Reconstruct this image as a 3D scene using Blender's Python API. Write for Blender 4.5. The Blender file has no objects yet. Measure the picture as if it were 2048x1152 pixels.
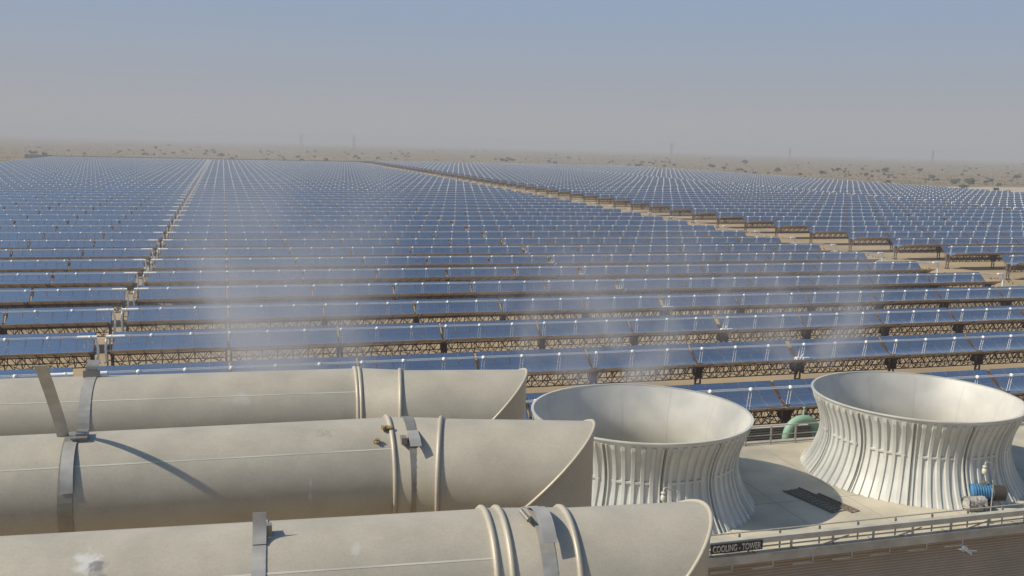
import bpy, math, random
from math import sin, cos, pi, radians
from mathutils import Vector, Matrix
random.seed(7)
SC = bpy.context.scene
COL = SC.collection

# ------------------------------------------------------------------ camera
F_PX, YAW, PITCH, ROLL = 1932.0, radians(16.70), radians(8.393), radians(1.39)
CAM = Vector((0, 0, 26.2))
FW = Vector((sin(YAW)*cos(PITCH), cos(YAW)*cos(PITCH), -sin(PITCH)))
_r0 = Vector((cos(YAW), -sin(YAW), 0)); _u0 = _r0.cross(FW)
RT = _r0*cos(ROLL) + _u0*sin(ROLL); UP = -_r0*sin(ROLL) + _u0*cos(ROLL)
cd = bpy.data.cameras.new("camera"); cam = bpy.data.objects.new("camera", cd); COL.objects.link(cam)
m = Matrix((RT, UP, -FW)).transposed().to_4x4(); m.translation = CAM
cam.matrix_world = m
cd.sensor_width = 36; cd.lens = 36*F_PX/2048; cd.clip_start = 0.1; cd.clip_end = 60000
SC.camera = cam
def ray(x, y): return FW + RT*((x-1024)/F_PX) - UP*((y-576)/F_PX)
def on_z(x, y, z):
    d = ray(x, y); return CAM + d*((z-CAM.z)/d.z)
def on_y(x, y, Y):
    d = ray(x, y); return CAM + d*(Y/d.y)
def px(P):
    d = Vector(P)-CAM; z = d.dot(FW); return (1024+F_PX*d.dot(RT)/z, 576-F_PX*d.dot(UP)/z, z)

# ------------------------------------------------------------------ sky and sun
SUN_EL, SUN_AZ = radians(40.5), radians(-86)          # azimuth from +Y towards +X
SD = Vector((sin(SUN_AZ)*cos(SUN_EL), cos(SUN_AZ)*cos(SUN_EL), sin(SUN_EL)))
W = bpy.data.worlds.new("World"); SC.world = W; W.use_nodes = True
nt = W.node_tree; nt.nodes.clear()
N = nt.nodes.new; LK = nt.links.new
out = N('ShaderNodeOutputWorld'); bg = N('ShaderNodeBackground'); sky = N('ShaderNodeTexSky')
sky.sky_type = 'NISHITA'; sky.sun_disc = False; sky.sun_elevation = SUN_EL; sky.sun_rotation = SUN_AZ
sky.air_density = 1.0; sky.dust_density = 2.0; sky.ozone_density = 3.0; sky.altitude = 200
tc = N('ShaderNodeTexCoord'); sx = N('ShaderNodeSeparateXYZ'); LK(tc.outputs['Generated'], sx.inputs[0])
mr = N('ShaderNodeMapRange'); mr.inputs['From Min'].default_value = 0.005; mr.inputs['From Max'].default_value = 0.165
mr.interpolation_type = 'SMOOTHSTEP'
mr.inputs['To Min'].default_value = 1.0; mr.inputs['To Max'].default_value = 0.0
LK(sx.outputs['Z'], mr.inputs['Value'])
mx = N('ShaderNodeMix'); mx.data_type = 'RGBA'; LK(mr.outputs[0], mx.inputs['Factor'])
tint = N('ShaderNodeMix'); tint.data_type = 'RGBA'; tint.blend_type = 'MULTIPLY'; tint.inputs['Factor'].default_value = 1
tint.inputs['B'].default_value = (0.68, 0.91, 1.02, 1)
LK(sky.outputs[0], tint.inputs['A'])
mr2 = N('ShaderNodeMapRange'); mr2.interpolation_type = 'SMOOTHSTEP'; mr2.inputs['From Min'].default_value = 0.22; mr2.inputs['From Max'].default_value = 0.75
LK(sx.outputs['Z'], mr2.inputs['Value'])
mid = N('ShaderNodeMix'); mid.data_type = 'RGBA'; LK(mr2.outputs[0], mid.inputs['Factor'])
mid.inputs['A'].default_value = (2.90, 3.75, 5.10, 1)              # pale blue above the dust
LK(tint.outputs['Result'], mid.inputs['B']); LK(mid.outputs['Result'], mx.inputs['A'])
mx.inputs['B'].default_value = (3.78, 3.84, 4.02, 1)               # dusty desert air near the horizon
LK(mx.outputs['Result'], bg.inputs['Color']); bg.inputs['Strength'].default_value = 0.10
LK(bg.outputs[0], out.inputs[0])
sl = bpy.data.lights.new("sun", 'SUN'); sl.energy = 4.4; sl.angle = radians(0.6); sl.color = (1, 0.905, 0.74)
so = bpy.data.objects.new("sun", sl); COL.objects.link(so); so.rotation_euler = SD.to_track_quat('Z', 'Y').to_euler()
SC.view_settings.view_transform = 'Standard'; SC.view_settings.look = 'None'
SC.view_settings.exposure = 0.0; SC.view_settings.gamma = 1.0
cy = SC.cycles
cy.use_denoising = True; cy.denoiser = 'OPENIMAGEDENOISE'
cy.max_bounces = 6; cy.diffuse_bounces = 2; cy.glossy_bounces = 3; cy.transmission_bounces = 2; cy.volume_bounces = 1
cy.transparent_max_bounces = 6; cy.caustics_reflective = False; cy.caustics_refractive = False
cy.sample_clamp_indirect = 4.0; cy.volume_step_rate = 1.5; cy.volume_max_steps = 256

# ------------------------------------------------------------------ materials
def mat(name, col, rough=0.7, metal=0.0, var=0.0, scale=3.0, col2=None, bump=0.0, bscale=30.0, spec=0.5, coords='Object', detail=6):
    M = bpy.data.materials.new(name); M.use_nodes = True
    t = M.node_tree; b = t.nodes['Principled BSDF']
    b.inputs['Base Color'].default_value = (*col, 1); b.inputs['Roughness'].default_value = rough
    b.inputs['Metallic'].default_value = metal; b.inputs['Specular IOR Level'].default_value = spec
    if var or col2 or bump:
        tcn = t.nodes.new('ShaderNodeTexCoord')
    if var or col2:
        n = t.nodes.new('ShaderNodeTexNoise'); n.inputs['Scale'].default_value = scale; n.inputs['Detail'].default_value = detail
        t.links.new(tcn.outputs[coords], n.inputs['Vector'])
        cr = t.nodes.new('ShaderNodeValToRGB'); c2 = col2 or tuple(c*(1-var) for c in col)
        cr.color_ramp.elements[0].position = 0.35; cr.color_ramp.elements[1].position = 0.65
        cr.color_ramp.elements[0].color = (*c2, 1); cr.color_ramp.elements[1].color = (*col, 1)
        t.links.new(n.outputs['Fac'], cr.inputs[0]); t.links.new(cr.outputs[0], b.inputs['Base Color'])
    if bump:
        n2 = t.nodes.new('ShaderNodeTexNoise'); n2.inputs['Scale'].default_value = bscale; n2.inputs['Detail'].default_value = 4
        t.links.new(tcn.outputs[coords], n2.inputs['Vector'])
        bp = t.nodes.new('ShaderNodeBump'); bp.inputs['Strength'].default_value = bump; bp.inputs['Distance'].default_value = 0.02
        t.links.new(n2.outputs['Fac'], bp.inputs['Height']); t.links.new(bp.outputs[0], b.inputs['Normal'])
    return M

def duct_mat():
    M = mat('painted_duct', (0.50, 0.475, 0.42), rough=0.42, metal=0.10, spec=0.5)
    t = M.node_tree; b = t.nodes['Principled BSDF']; A = t.nodes.new; L = t.links.new
    tcn = A('ShaderNodeTexCoord')
    n = A('ShaderNodeTexNoise'); n.inputs['Scale'].default_value = 2.2; n.inputs['Detail'].default_value = 9; n.inputs['Roughness'].default_value = 0.65
    L(tcn.outputs['Object'], n.inputs['Vector'])
    c = A('ShaderNodeValToRGB'); c.color_ramp.elements[0].position = 0.32; c.color_ramp.elements[1].position = 0.7
    c.color_ramp.elements[0].color = (0.435, 0.395, 0.32, 1); c.color_ramp.elements[1].color = (0.54, 0.49, 0.395, 1)
    L(n.outputs['Fac'], c.inputs[0])
    # fine speckle of dust
    n3 = A('ShaderNodeTexNoise'); n3.inputs['Scale'].default_value = 60; n3.inputs['Detail'].default_value = 3
    L(tcn.outputs['Object'], n3.inputs['Vector'])
    mm = A('ShaderNodeMapRange'); mm.inputs['From Min'].default_value = 0.3; mm.inputs['From Max'].default_value = 0.7
    mm.inputs['To Min'].default_value = 0.93; mm.inputs['To Max'].default_value = 1.04; L(n3.outputs['Fac'], mm.inputs['Value'])
    mu = A('ShaderNodeMix'); mu.data_type = 'RGBA'; mu.blend_type = 'MULTIPLY'; mu.inputs['Factor'].default_value = 1
    L(c.outputs[0], mu.inputs['A']); L(mm.outputs[0], mu.inputs['B'])
    # pale and dark stains with a shape of their own
    v = A('ShaderNodeTexNoise'); v.inputs['Scale'].default_value = 1.1; v.inputs['Detail'].default_value = 8; v.inputs['Distortion'].default_value = 1.0
    L(tcn.outputs['Object'], v.inputs['Vector'])
    cv = A('ShaderNodeValToRGB'); cv.color_ramp.elements[0].position = 0.70; cv.color_ramp.elements[1].position = 0.78
    cv.color_ramp.elements[0].color = (0, 0, 0, 1); cv.color_ramp.elements[1].color = (0.5, 0.5, 0.5, 1)
    L(v.outputs['Fac'], cv.inputs[0])
    m2 = A('ShaderNodeMix'); m2.data_type = 'RGBA'; L(cv.outputs[0], m2.inputs['Factor']); L(mu.outputs['Result'], m2.inputs['A'])
    m2.inputs['B'].default_value = (0.62, 0.60, 0.56, 1)
    L(m2.outputs['Result'], b.inputs['Base Color'])
    n2 = A('ShaderNodeTexNoise'); n2.inputs['Scale'].default_value = 1.6; n2.inputs['Detail'].default_value = 3
    L(tcn.outputs['Object'], n2.inputs['Vector'])
    bp = A('ShaderNodeBump'); bp.inputs['Strength'].default_value = 0.25; bp.inputs['Distance'].default_value = 0.02
    L(n2.outputs['Fac'], bp.inputs['Height']); L(bp.outputs[0], b.inputs['Normal'])
    r = A('ShaderNodeMapRange'); r.inputs['To Min'].default_value = 0.34; r.inputs['To Max'].default_value = 0.58
    L(n.outputs['Fac'], r.inputs['Value']); L(r.outputs[0], b.inputs['Roughness'])
    return M

def mirror_mat():
    M = bpy.data.materials.new('mirror_glass'); M.use_nodes = True; t = M.node_tree; A = t.nodes.new; L = t.links.new
    b = t.nodes['Principled BSDF']; b.inputs['Metallic'].default_value = 1; b.inputs['Roughness'].default_value = 0.03
    b.inputs['Base Color'].default_value = (0.82, 0.88, 0.90, 1)
    d = A('ShaderNodeBsdfDiffuse'); d.inputs['Color'].default_value = (0.36, 0.33, 0.28, 1)     # dust on the glass
    tcn = A('ShaderNodeTexCoord'); n = A('ShaderNodeTexNoise'); n.inputs['Scale'].default_value = 0.35; n.inputs['Detail'].default_value = 5
    L(tcn.outputs['Object'], n.inputs['Vector'])
    r = A('ShaderNodeMapRange'); r.inputs['From Min'].default_value = 0.3; r.inputs['From Max'].default_value = 0.7
    r.inputs['To Min'].default_value = 0.05; r.inputs['To Max'].default_value = 0.14; L(n.outputs['Fac'], r.inputs['Value'])
    bp = A('ShaderNodeBump'); bp.inputs['Strength'].default_value = 0.15; bp.inputs['Distance'].default_value = 0.02
    L(n.outputs['Fac'], bp.inputs['Height']); L(bp.outputs[0], b.inputs['Normal'])
    ms = A('ShaderNodeMixShader'); L(r.outputs[0], ms.inputs[0]); L(b.outputs[0], ms.inputs[1]); L(d.outputs[0], ms.inputs[2])
    L(ms.outputs[0], t.nodes['Material Output'].inputs[0])
    return M

def ground_mat():
    M = bpy.data.materials.new('desert_sand'); M.use_nodes = True; t = M.node_tree; A = t.nodes.new; L = t.links.new
    b = t.nodes['Principled BSDF']; b.inputs['Roughness'].default_value = 0.95; b.inputs['Specular IOR Level'].default_value = 0.1
    g = A('ShaderNodeNewGeometry')
    def noise(s, d=6):
        n = A('ShaderNodeTexNoise'); n.inputs['Scale'].default_value = s; n.inputs['Detail'].default_value = d
        L(g.outputs['Position'], n.inputs['Vector']); return n
    def ramp(n, p0, p1, c0, c1):
        c = A('ShaderNodeValToRGB'); c.color_ramp.elements[0].position = p0; c.color_ramp.elements[1].position = p1
        c.color_ramp.elements[0].color = (*c0, 1); c.color_ramp.elements[1].color = (*c1, 1); L(n.outputs['Fac'], c.inputs[0]); return c
    a = ramp(noise(0.06, 8), 0.35, 0.65, (0.215, 0.165, 0.10), (0.31, 0.24, 0.145))
    bsh = ramp(noise(0.016, 10), 0.48, 0.62, (0, 0, 0), (0.6, 0.6, 0.6))
    m1 = A('ShaderNodeMix'); m1.data_type = 'RGBA'; L(bsh.outputs[0], m1.inputs['Factor']); L(a.outputs[0], m1.inputs['A'])
    m1.inputs['B'].default_value = (0.145, 0.13, 0.078, 1)       # sparse dry grass and scrub
    sp = ramp(noise(0.45, 5), 0.56, 0.64, (0, 0, 0), (0.35, 0.35, 0.35))
    m2 = A('ShaderNodeMix'); m2.data_type = 'RGBA'; L(sp.outputs[0], m2.inputs['Factor']); L(m1.outputs['Result'], m2.inputs['A'])
    m2.inputs['B'].default_value = (0.115, 0.108, 0.065, 1)
    L(m2.outputs['Result'], b.inputs['Base Color'])
    bp = A('ShaderNodeBump'); bp.inputs['Strength'].default_value = 0.5; bp.inputs['Distance'].default_value = 0.15
    nb = noise(1.2, 6); L(nb.outputs['Fac'], bp.inputs['Height']); L(bp.outputs[0], b.inputs['Normal'])
    return M

M_DUCT = duct_mat(); M_MIRROR = mirror_mat(); M_SAND = ground_mat()
M_FIELD = mat('graded_field_sand', (0.44, 0.34, 0.215), rough=0.95, spec=0.1, col2=(0.33, 0.255, 0.165), scale=0.09, bump=0.4, bscale=1.5, detail=10)
M_STEEL = mat('strap_steel', (0.52, 0.50, 0.46), rough=0.5, metal=0.35, var=0.25, scale=6)
M_LAP = mat('lap_glint', (0.66, 0.63, 0.55), rough=0.5, var=0.25, scale=1.5)
M_STRAP_DULL = mat('dull_band', (0.36, 0.34, 0.30), rough=0.5, metal=0.5, var=0.2, scale=9)
M_TRUSS = mat('rusty_truss', (0.12, 0.068, 0.050), rough=0.85, var=0.35, scale=1.5)
M_BACK = mat('mirror_back', (0.56, 0.45, 0.35), rough=0.85, var=0.3, scale=0.8)
M_TUBE = mat('receiver_glow_white', (0.95, 0.95, 0.95), rough=0.25, metal=0.0, spec=0.9)  # white base colour stands for focused sunlight on a dark absorber tube
M_WHITE = mat('white_bracket', (0.97, 0.97, 0.96), rough=0.25)
M_PYLON = mat('pylon_steel', (0.17, 0.145, 0.12), rough=0.75, var=0.3, scale=1.5)
M_CONC = mat('pale_concrete', (0.62, 0.555, 0.425), rough=0.9, var=0.26, scale=0.45, detail=10, bump=0.3, bscale=8)
M_CONC2 = mat('fascia_concrete', (0.52, 0.48, 0.40), rough=0.85, var=0.3, scale=1.3, bump=0.3, bscale=8)
M_FRP = mat('fibreglass_shell', (0.63, 0.625, 0.575), rough=0.45, var=0.16, scale=1.1, bump=0.05, bscale=10)
M_FRPIN = mat('fibreglass_lining', (0.60, 0.585, 0.54), rough=0.5, var=0.16, scale=0.8)
M_SEAM = mat('joint_sealant', (0.24, 0.24, 0.22), rough=0.8)
M_SEAM2 = mat('faint_joint', (0.36, 0.33, 0.26), rough=0.9)
M_LOUVRE = mat('brown_louvre', (0.68, 0.54, 0.38), rough=0.8, var=0.14, scale=0.5)
M_DARK = mat('dark_interior', (0.06, 0.05, 0.042), rough=0.9)
M_CASE = mat('brown_casing', (0.42, 0.32, 0.22), rough=0.9, var=0.3, scale=0.4)
M_RAIL = mat('galvanised_rail', (0.52, 0.49, 0.42), rough=0.5, metal=0.2, var=0.2, scale=4)
M_TRAY = mat('cable_tray_lid', (0.54, 0.52, 0.45), rough=0.5, var=0.25, scale=1.2)
M_GREEN = mat('green_paint', (0.33, 0.52, 0.38), rough=0.45, var=0.12, scale=2)
M_BLUE = mat('blue_paint', (0.07, 0.22, 0.40), rough=0.4, var=0.2, scale=4)
M_RAG = mat('pale_wrapping', (0.55, 0.51, 0.47), rough=0.9, var=0.5, scale=9, bump=0.8, bscale=14)
M_SIGN = mat('black_signboard', (0.032, 0.028, 0.026), rough=0.6)
M_LETTER = mat('sign_lettering', (0.55, 0.53, 0.48), rough=0.6)
M_GRATE = mat('rusty_grating', (0.17, 0.14, 0.11), rough=0.9)
M_LEAF = mat('desert_foliage', (0.10, 0.095, 0.062), rough=0.9, var=0.4, scale=0.8)
M_LEAF2 = mat('green_foliage', (0.085, 0.115, 0.05), rough=0.9, var=0.4, scale=0.8)
M_DRY = mat('dry_scrub', (0.13, 0.105, 0.07), rough=0.95, var=0.4, scale=0.8)
M_BARK = mat('bark', (0.09, 0.07, 0.05), rough=0.95)
M_STONE = mat('ochre_droppings', (0.40, 0.30, 0.15), rough=0.95, var=0.5, scale=20)
M_FEATHER = mat('grey_feathers', (0.20, 0.205, 0.22), rough=0.8, var=0.4, scale=14)
M_TOWER = mat('tower_steel', (0.22, 0.23, 0.25), rough=0.7)
M_WALLP = mat('perimeter_wall_paint', (0.11, 0.09, 0.075), rough=0.9, var=0.3, scale=0.1)
M_ROAD = mat('graded_sand', (0.50, 0.42, 0.31), rough=0.95, var=0.2, scale=0.05)
M_GLASSL = mat('lamp_globe', (0.62, 0.60, 0.52), rough=0.3)

# ------------------------------------------------------------------ mesh builder
class MB:
    def __init__(s): s.v = []; s.f = []; s.mi = []; s.sm = []
    def add(s, vs, fs, mi=0, smooth=False):
        o = len(s.v); s.v += [tuple(v) for v in vs]; s.f += [tuple(i+o for i in f) for f in fs]
        s.mi += [mi]*len(fs); s.sm += [smooth]*len(fs)
    def box(s, c, d, mi=0, M=None):
        x, y, z = d[0]/2, d[1]/2, d[2]/2
        vs = [Vector((a*x, b*y, e*z)) for a in (-1, 1) for b in (-1, 1) for e in (-1, 1)]
        if M is not None: vs = [M @ v for v in vs]
        c = Vector(c); vs = [v+c for v in vs]
        s.add(vs, [(0, 1, 3, 2), (4, 6, 7, 5), (0, 4, 5, 1), (2, 3, 7, 6), (0, 2, 6, 4), (1, 5, 7, 3)], mi)
    def tube(s, pts, r, n=8, mi=0, smooth=True, caps=True):
        pts = [Vector(p) for p in pts]; rs = r if isinstance(r, (list, tuple)) else [r]*len(pts)
        rings = []; ref = None
        for i, p in enumerate(pts):
            t = (pts[min(i+1, len(pts)-1)]-pts[max(i-1, 0)]).normalized()
            if ref is None:
                ref = Vector((0, 0, 1)) if abs(t.z) < 0.9 else Vector((1, 0, 0))
            a = (ref - t*ref.dot(t)).normalized(); b = t.cross(a); ref = a
            rings.append([p+(a*cos(2*pi*(k+.5)/n)+b*sin(2*pi*(k+.5)/n))*rs[i] for k in range(n)])
        vs = [v for R in rings for v in R]; fs = []
        for i in range(len(pts)-1):
            for k in range(n): fs.append((i*n+k, i*n+(k+1) % n, (i+1)*n+(k+1) % n, (i+1)*n+k))
        s.add(vs, fs, mi, smooth and n > 4)
        if caps:
            s.add(rings[0], [tuple(range(n-1, -1, -1))], mi); s.add(rings[-1], [tuple(range(n))], mi)
    def bar(s, a, b, w, mi=0): s.tube([a, b], w*0.707, 4, mi, False, False)
    def lathe(s, prof, n=64, c=(0, 0, 0), mi=0, smooth=True, closed=False):
        vs = []; fs = []; k = len(prof)
        for i in range(n):
            a = 2*pi*i/n
            for r, z in prof: vs.append((c[0]+r*cos(a), c[1]+r*sin(a), c[2]+z))
        for i in range(n):
            j = (i+1) % n
            for q in range(k if closed else k-1):
                q2 = (q+1) % k; fs.append((i*k+q, j*k+q, j*k+q2, i*k+q2))
        s.add(vs, fs, mi, smooth)
    def mesh(s, name, mats):
        me = bpy.data.meshes.new(name); me.from_pydata(s.v, [], s.f)
        for M in (mats if isinstance(mats, (list, tuple)) else [mats]): me.materials.append(M)
        me.polygons.foreach_set('material_index', s.mi); me.polygons.foreach_set('use_smooth', s.sm); me.update()
        return me
    def build(s, name, mats, parent=None, loc=(0, 0, 0), rot=(0, 0, 0)):
        return put(s.mesh(name, mats), name, parent, loc, rot)
def put(me, name, parent=None, loc=(0, 0, 0), rot=(0, 0, 0)):
    o = bpy.data.objects.new(name, me); COL.objects.link(o); o.location = loc; o.rotation_euler = rot
    if parent is not None: o.parent = parent
    return o
def tag(o, label=None, cat=None, group=None, kind=None):
    for k, v in (('label', label), ('category', cat), ('group', group), ('kind', kind)):
        if v: o[k] = v
    return o
def thing(name, label, cat, loc=(0, 0, 0), rot=(0, 0, 0), group=None):
    return tag(put(None, name, None, loc, rot), label, cat, group)

# ------------------------------------------------------------------ ground
RISE = 1.7
def gz(x, y=0):
    t = min(1, max(0, (x-138)/10.0)); return RISE*t*t*(3-2*t)
g = MB(); xs = [-14000, -6000, -2500, -1000, -400, -180, -60, 0, 60, 120, 138, 140, 142, 144, 146, 148, 150, 200, 470, 1000, 2500, 6000, 14000]
ys = [-300, -50, 0, 60, 120, 300, 600, 1100, 2000, 4000, 8000, 16000]
vs = [(x, y, gz(x)) for x in xs for y in ys]; n = len(ys)
g.add(vs, [(i*n+j, (i+1)*n+j, (i+1)*n+j+1, i*n+j+1) for i in range(len(xs)-1) for j in range(n-1)], 0, True)
tag(g.build('ground', M_SAND), kind='structure')
g = MB(); xs = [-172, -100, 0, 60, 120, 138, 140, 142, 144, 146, 148, 150, 200, 300, 458]; ys = [-60, 100, 300, 600, 1060]
vs = [(x, y, gz(x)+.03) for x in xs for y in ys]; n = len(ys)
g.add(vs, [(i*n+j, (i+1)*n+j, (i+1)*n+j+1, i*n+j+1) for i in range(len(xs)-1) for j in range(n-1)], 0, True)
tag(g.build('graded_ground', M_FIELD), kind='structure')
r = MB(); r.add([(468, 560, RISE+.02), (900, 600, RISE+.02), (900, 690, RISE+.02), (468, 640, RISE+.02)], [(0, 1, 2, 3)])
tag(r.build('road', M_ROAD), kind='structure')

# ------------------------------------------------------------------ parabolic troughs
D, Y0 = 17.249, 92.85
ZV = 3.15; TILT = radians(10); ML = 12.27; NM = 12; DG = 0.41; FL = 1.71; HA = 2.885
SCA_L = NM*ML+DG
def mstart(k): return k*ML+(DG if k >= 6 else 0)
def mirror_mb(mb, x0):
    a, b = x0+.14, x0+ML-.14; nf = 7; w = (b-a)/nf
    for k in range(nf):
        xa, xb = a+k*w+.012, a+(k+1)*w-.012
        for (p, q) in ((-HA, -1.46), (-1.43, -.02), (.02, 1.43), (1.46, HA)):
            S = 4; top = []; bot = []
            for i in range(S+1):
                y = p+(q-p)*i/S; z = y*y/(4*FL); nl = math.hypot(1, y/(2*FL)); ny, nz = -(y/(2*FL))/nl, 1/nl
                top.append((y, z)); bot.append((y-ny*.02, z-nz*.02))
            vs = []; 
            for (y, z) in top: vs += [(xa, y, z), (xb, y, z)]
            for (y, z) in bot: vs += [(xa, y, z), (xb, y, z)]
            f = [(2*i, 2*i+1, 2*i+3, 2*i+2) for i in range(S)]; o = 2*(S+1)
            mb.add(vs, f, 0, True)
            mb.add(vs, [(o+2*i, o+2*i+2, o+2*i+3, o+2*i+1) for i in range(S)] + [(0, o, o+1, 1), (2*S, 2*S+1, o+2*S+1, o+2*S)], 1)
            mb.add(vs, [(2*i, 2*i+2, o+2*i+2, o+2*i) for i in range(S)] + [(2*i+1, o+2*i+1, o+2*i+3, 2*i+3) for i in range(S)], 1)
def truss_mb(mb, x0):
    a, b = x0+.22, x0+ML-.22; nb = 7; w = (b-a)/nb
    TN, TF, BN, BF = (-.70, -.16), (.70, -.16), (-.72, -1.45), (.72, -1.45)
    P = lambda x, q: (x, q[0], q[1])
    for q in (TN, TF, BN, BF): mb.bar(P(a, q), P(b, q), .085)
    for s in (-1, 1):                                   # purlins under the glass
        for y in (1.45,): mb.bar((a, s*y, y*y/6.84-.09), (b, s*y, y*y/6.84-.09), .06)
    for k in range(nb+1):
        x = a+k*w
        for q1, q2 in ((TN, BN), (TF, BF), (BN, BF), (TN, TF)): mb.bar(P(x, q1), P(x, q2), .06)
        for s in (-1, 1):
            mb.bar((x, s*.70, -.2), (x, s*2.7, .98), .065)
            mb.bar((x, s*.72, -1.40), (x, s*1.75, .32), .055)
    for k in range(nb):
        x1, x2 = a+k*w, a+(k+1)*w; xm = (x1+x2)/2
        for A, B in ((TN, BN), (TF, BF)):
            mb.bar(P(x1, A), P(xm, B), .065); mb.bar(P(xm, B), P(x2, A), .065)
        if k % 2: mb.bar(P(x1, BN), P(x2, BF), .05)
        else: mb.bar(P(x1, BF), P(x2, BN), .05)
        for s in (-1, 1):                               # splayed brackets that fan out to the rim
            mb.bar((xm, s*.72, -1.45), (x1+.25, s*1.9, .42), .036); mb.bar((xm, s*.72, -1.45), (x2-.25, s*1.9, .42), .036)
    for x in (a-.1, b+.1):                              # end plates
        mb.box((x, 0, -.80), (.05, 1.5, 1.35))
        for s in (-1, 1):
            mb.add([(x-.02, s*.7, -.3), (x-.02, s*2.86, 1.10), (x-.02, s*2.86, 1.18), (x-.02, s*.7, -.02),
                    (x+.02, s*.7, -.3), (x+.02, s*2.86, 1.10), (x+.02, s*2.86, 1.18), (x+.02, s*.7, -.02)],
                   [(0, 1, 2, 3), (7, 6, 5, 4), (0, 4, 5, 1), (3, 2, 6, 7), (1, 5, 6, 2)])
def pylon_mb(mb, x, wide=.30, z0=0):
    for s in (-1, 1):
        mb.box((x+s*wide, 0, 1.45+z0), (.15, .16, 2.9)); mb.box((x+s*wide, 0, .10+z0), (.5, .6, .24))
    for z in (.9, 2.2): mb.box((x, 0, z+z0), (2*wide-.15, .08, .10))
    mb.bar((x-wide, 0, .95+z0), (x+wide, 0, 2.15+z0), .06)
    mb.box((x, 0, 2.97+z0), (2*wide+.2, .34, .16)); mb.tube([(x-wide-.1, 0, 3.13+z0), (x+wide+.1, 0, 3.13+z0)], .12, 8)
def hce_mb(mb, x, k=1.0):
    for s in (-1, 1): mb.tube([(x+s*.15, 0, .02), (x+s*.13, 0, FL-.1)], .028*k, 4, 0, False, False)
    mb.lathe([(.001, -.22*k), (.17*k, -.14*k), (.24*k, 0), (.17*k, .15*k), (.001, .22*k)], 8, (x, 0, FL+.03)); mb.box((x, 0, .9), (.2, .03, .03))
def tube_mb(mb):
    mb.tube([(-.2, 0, FL), (SCA_L+.2, 0, FL)], .075, 8, 0, True, True)
    mb.tube([(.2, .0, FL+.16), (SCA_L-.2, .0, FL+.16)], .03, 4, 0, False, False)
def mesh_of(fn, name, mats, *a):
    mb = MB(); fn(mb, *a); return mb.mesh(name, mats)
ME_MIR = mesh_of(mirror_mb, 'mirror_module', [M_MIRROR, M_BACK], 0)
ME_TRU = mesh_of(truss_mb, 'truss_module', M_TRUSS, 0)
ME_PYL = mesh_of(pylon_mb, 'pylon', M_PYLON, 0)
ME_HCE = mesh_of(hce_mb, 'receiver_support', M_WHITE, 0)
ME_TUB = mesh_of(tube_mb, 'receiver_tube', M_TUBE)
def all_mir(mb):
    for k in range(NM): mirror_mb(mb, mstart(k))
def all_frame(mb):
    for k in range(NM): truss_mb(mb, mstart(k))
    mb.v = [(x, y*cos(TILT)-z*sin(TILT), z*cos(TILT)+y*sin(TILT)+ZV) for x, y, z in mb.v]
    all_posts(mb)
def all_posts(mb):
    for k in range(NM+1): pylon_mb(mb, px_of(k), .30 if k != 6 else .45)
def px_of(k): return (mstart(k) if k < NM else SCA_L) - (DG/2 if k == 6 else 0) + (.0)
def all_hce(mb, doff=.58):
    for k in range(NM):
        for j in range(3): hce_mb(mb, mstart(k)+doff+j*4.09, 1.5)  # heads oversized far off, their shape carrying the sun glint
ME_MIR_ALL = mesh_of(all_mir, 'reflector', [M_MIRROR, M_BACK])
ME_FRA_ALL = mesh_of(all_frame, 'support_truss', M_TRUSS)
def recv(mb, doff): tube_mb(mb); all_hce(mb, doff)
ME_REC_ALL = {d: mesh_of(recv, 'receiver_line', M_WHITE, d) for d in (.58, .18, 3.78)}
def drive(mb):
    mb.box((0, -.05, ZV-.1), (.5, .5, .7)); mb.tube([(-.05, -.25, ZV-.3), (.12, -.9, ZV+.75)], .07, 8)
    mb.box((.75, -.55, ZV+.15), (.75, .5, .35)); mb.box((.75, -.30, ZV-.3), (.06, .06, .7))
    mb.tube([(-.1, -.2, ZV+.1), (.1, -.3, ZV+1.55), (.5, -.3, ZV+1.62)], .045, 6)
ME_DRV = mesh_of(drive, 'drive_unit', M_WHITE)
# receiver position after tilt
RY, RZ = -FL*sin(TILT), ZV+FL*cos(TILT)
def hose_in(mb):     # narrow lane: bright stub and a hose hanging down inside the lane, towards -x
    mb.tube([(1.6, RY, RZ), (-.34, RY, RZ)], .21, 8)
    mb.tube([(-.10, RY, RZ-.02), (-.30, RY, RZ-.30), (-.42, -.35, RZ-1.3), (-.36, -.3, 2.5), (-.30, -.25, 2.15)], .135, 8)
    mb.tube([(-.30, -.25, 2.15), (-.62, -.25, 1.95)], .09, 6)
    for x in (.95, .55): mb.tube([(x, RY, RZ), (x, RY+.05, RZ-1.2)], .03, 5)
def hose_out(mb):    # track side: receiver runs on, then a fat right-angled pipe
    mb.tube([(-.1, RY, RZ), (1.9, RY, RZ)], .055, 8)
    mb.tube([(1.5, RY, RZ), (2.75, RY, RZ), (2.82, RY, RZ-.1), (2.85, RY, 2.9), (2.85, RY, .25)], [.19, .19, .19, .17, .10], 8)
    mb.tube([(2.85, RY, .3), (2.85, 3.0, .3)], .09, 8); mb.box((1.6, RY, RZ-.25), (.1, .1, .4))
ME_HI = mesh_of(hose_in, 'hose', M_WHITE); ME_HO = mesh_of(hose_out, 'hose', M_WHITE)
def hose_in_r(mb):
    hose_in(mb); mb.v = [(-x, y, z) for x, y, z in mb.v]; mb.f = [tuple(reversed(f)) for f in mb.f]
ME_HIR = mesh_of(hose_in_r, 'hose', M_WHITE)

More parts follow.
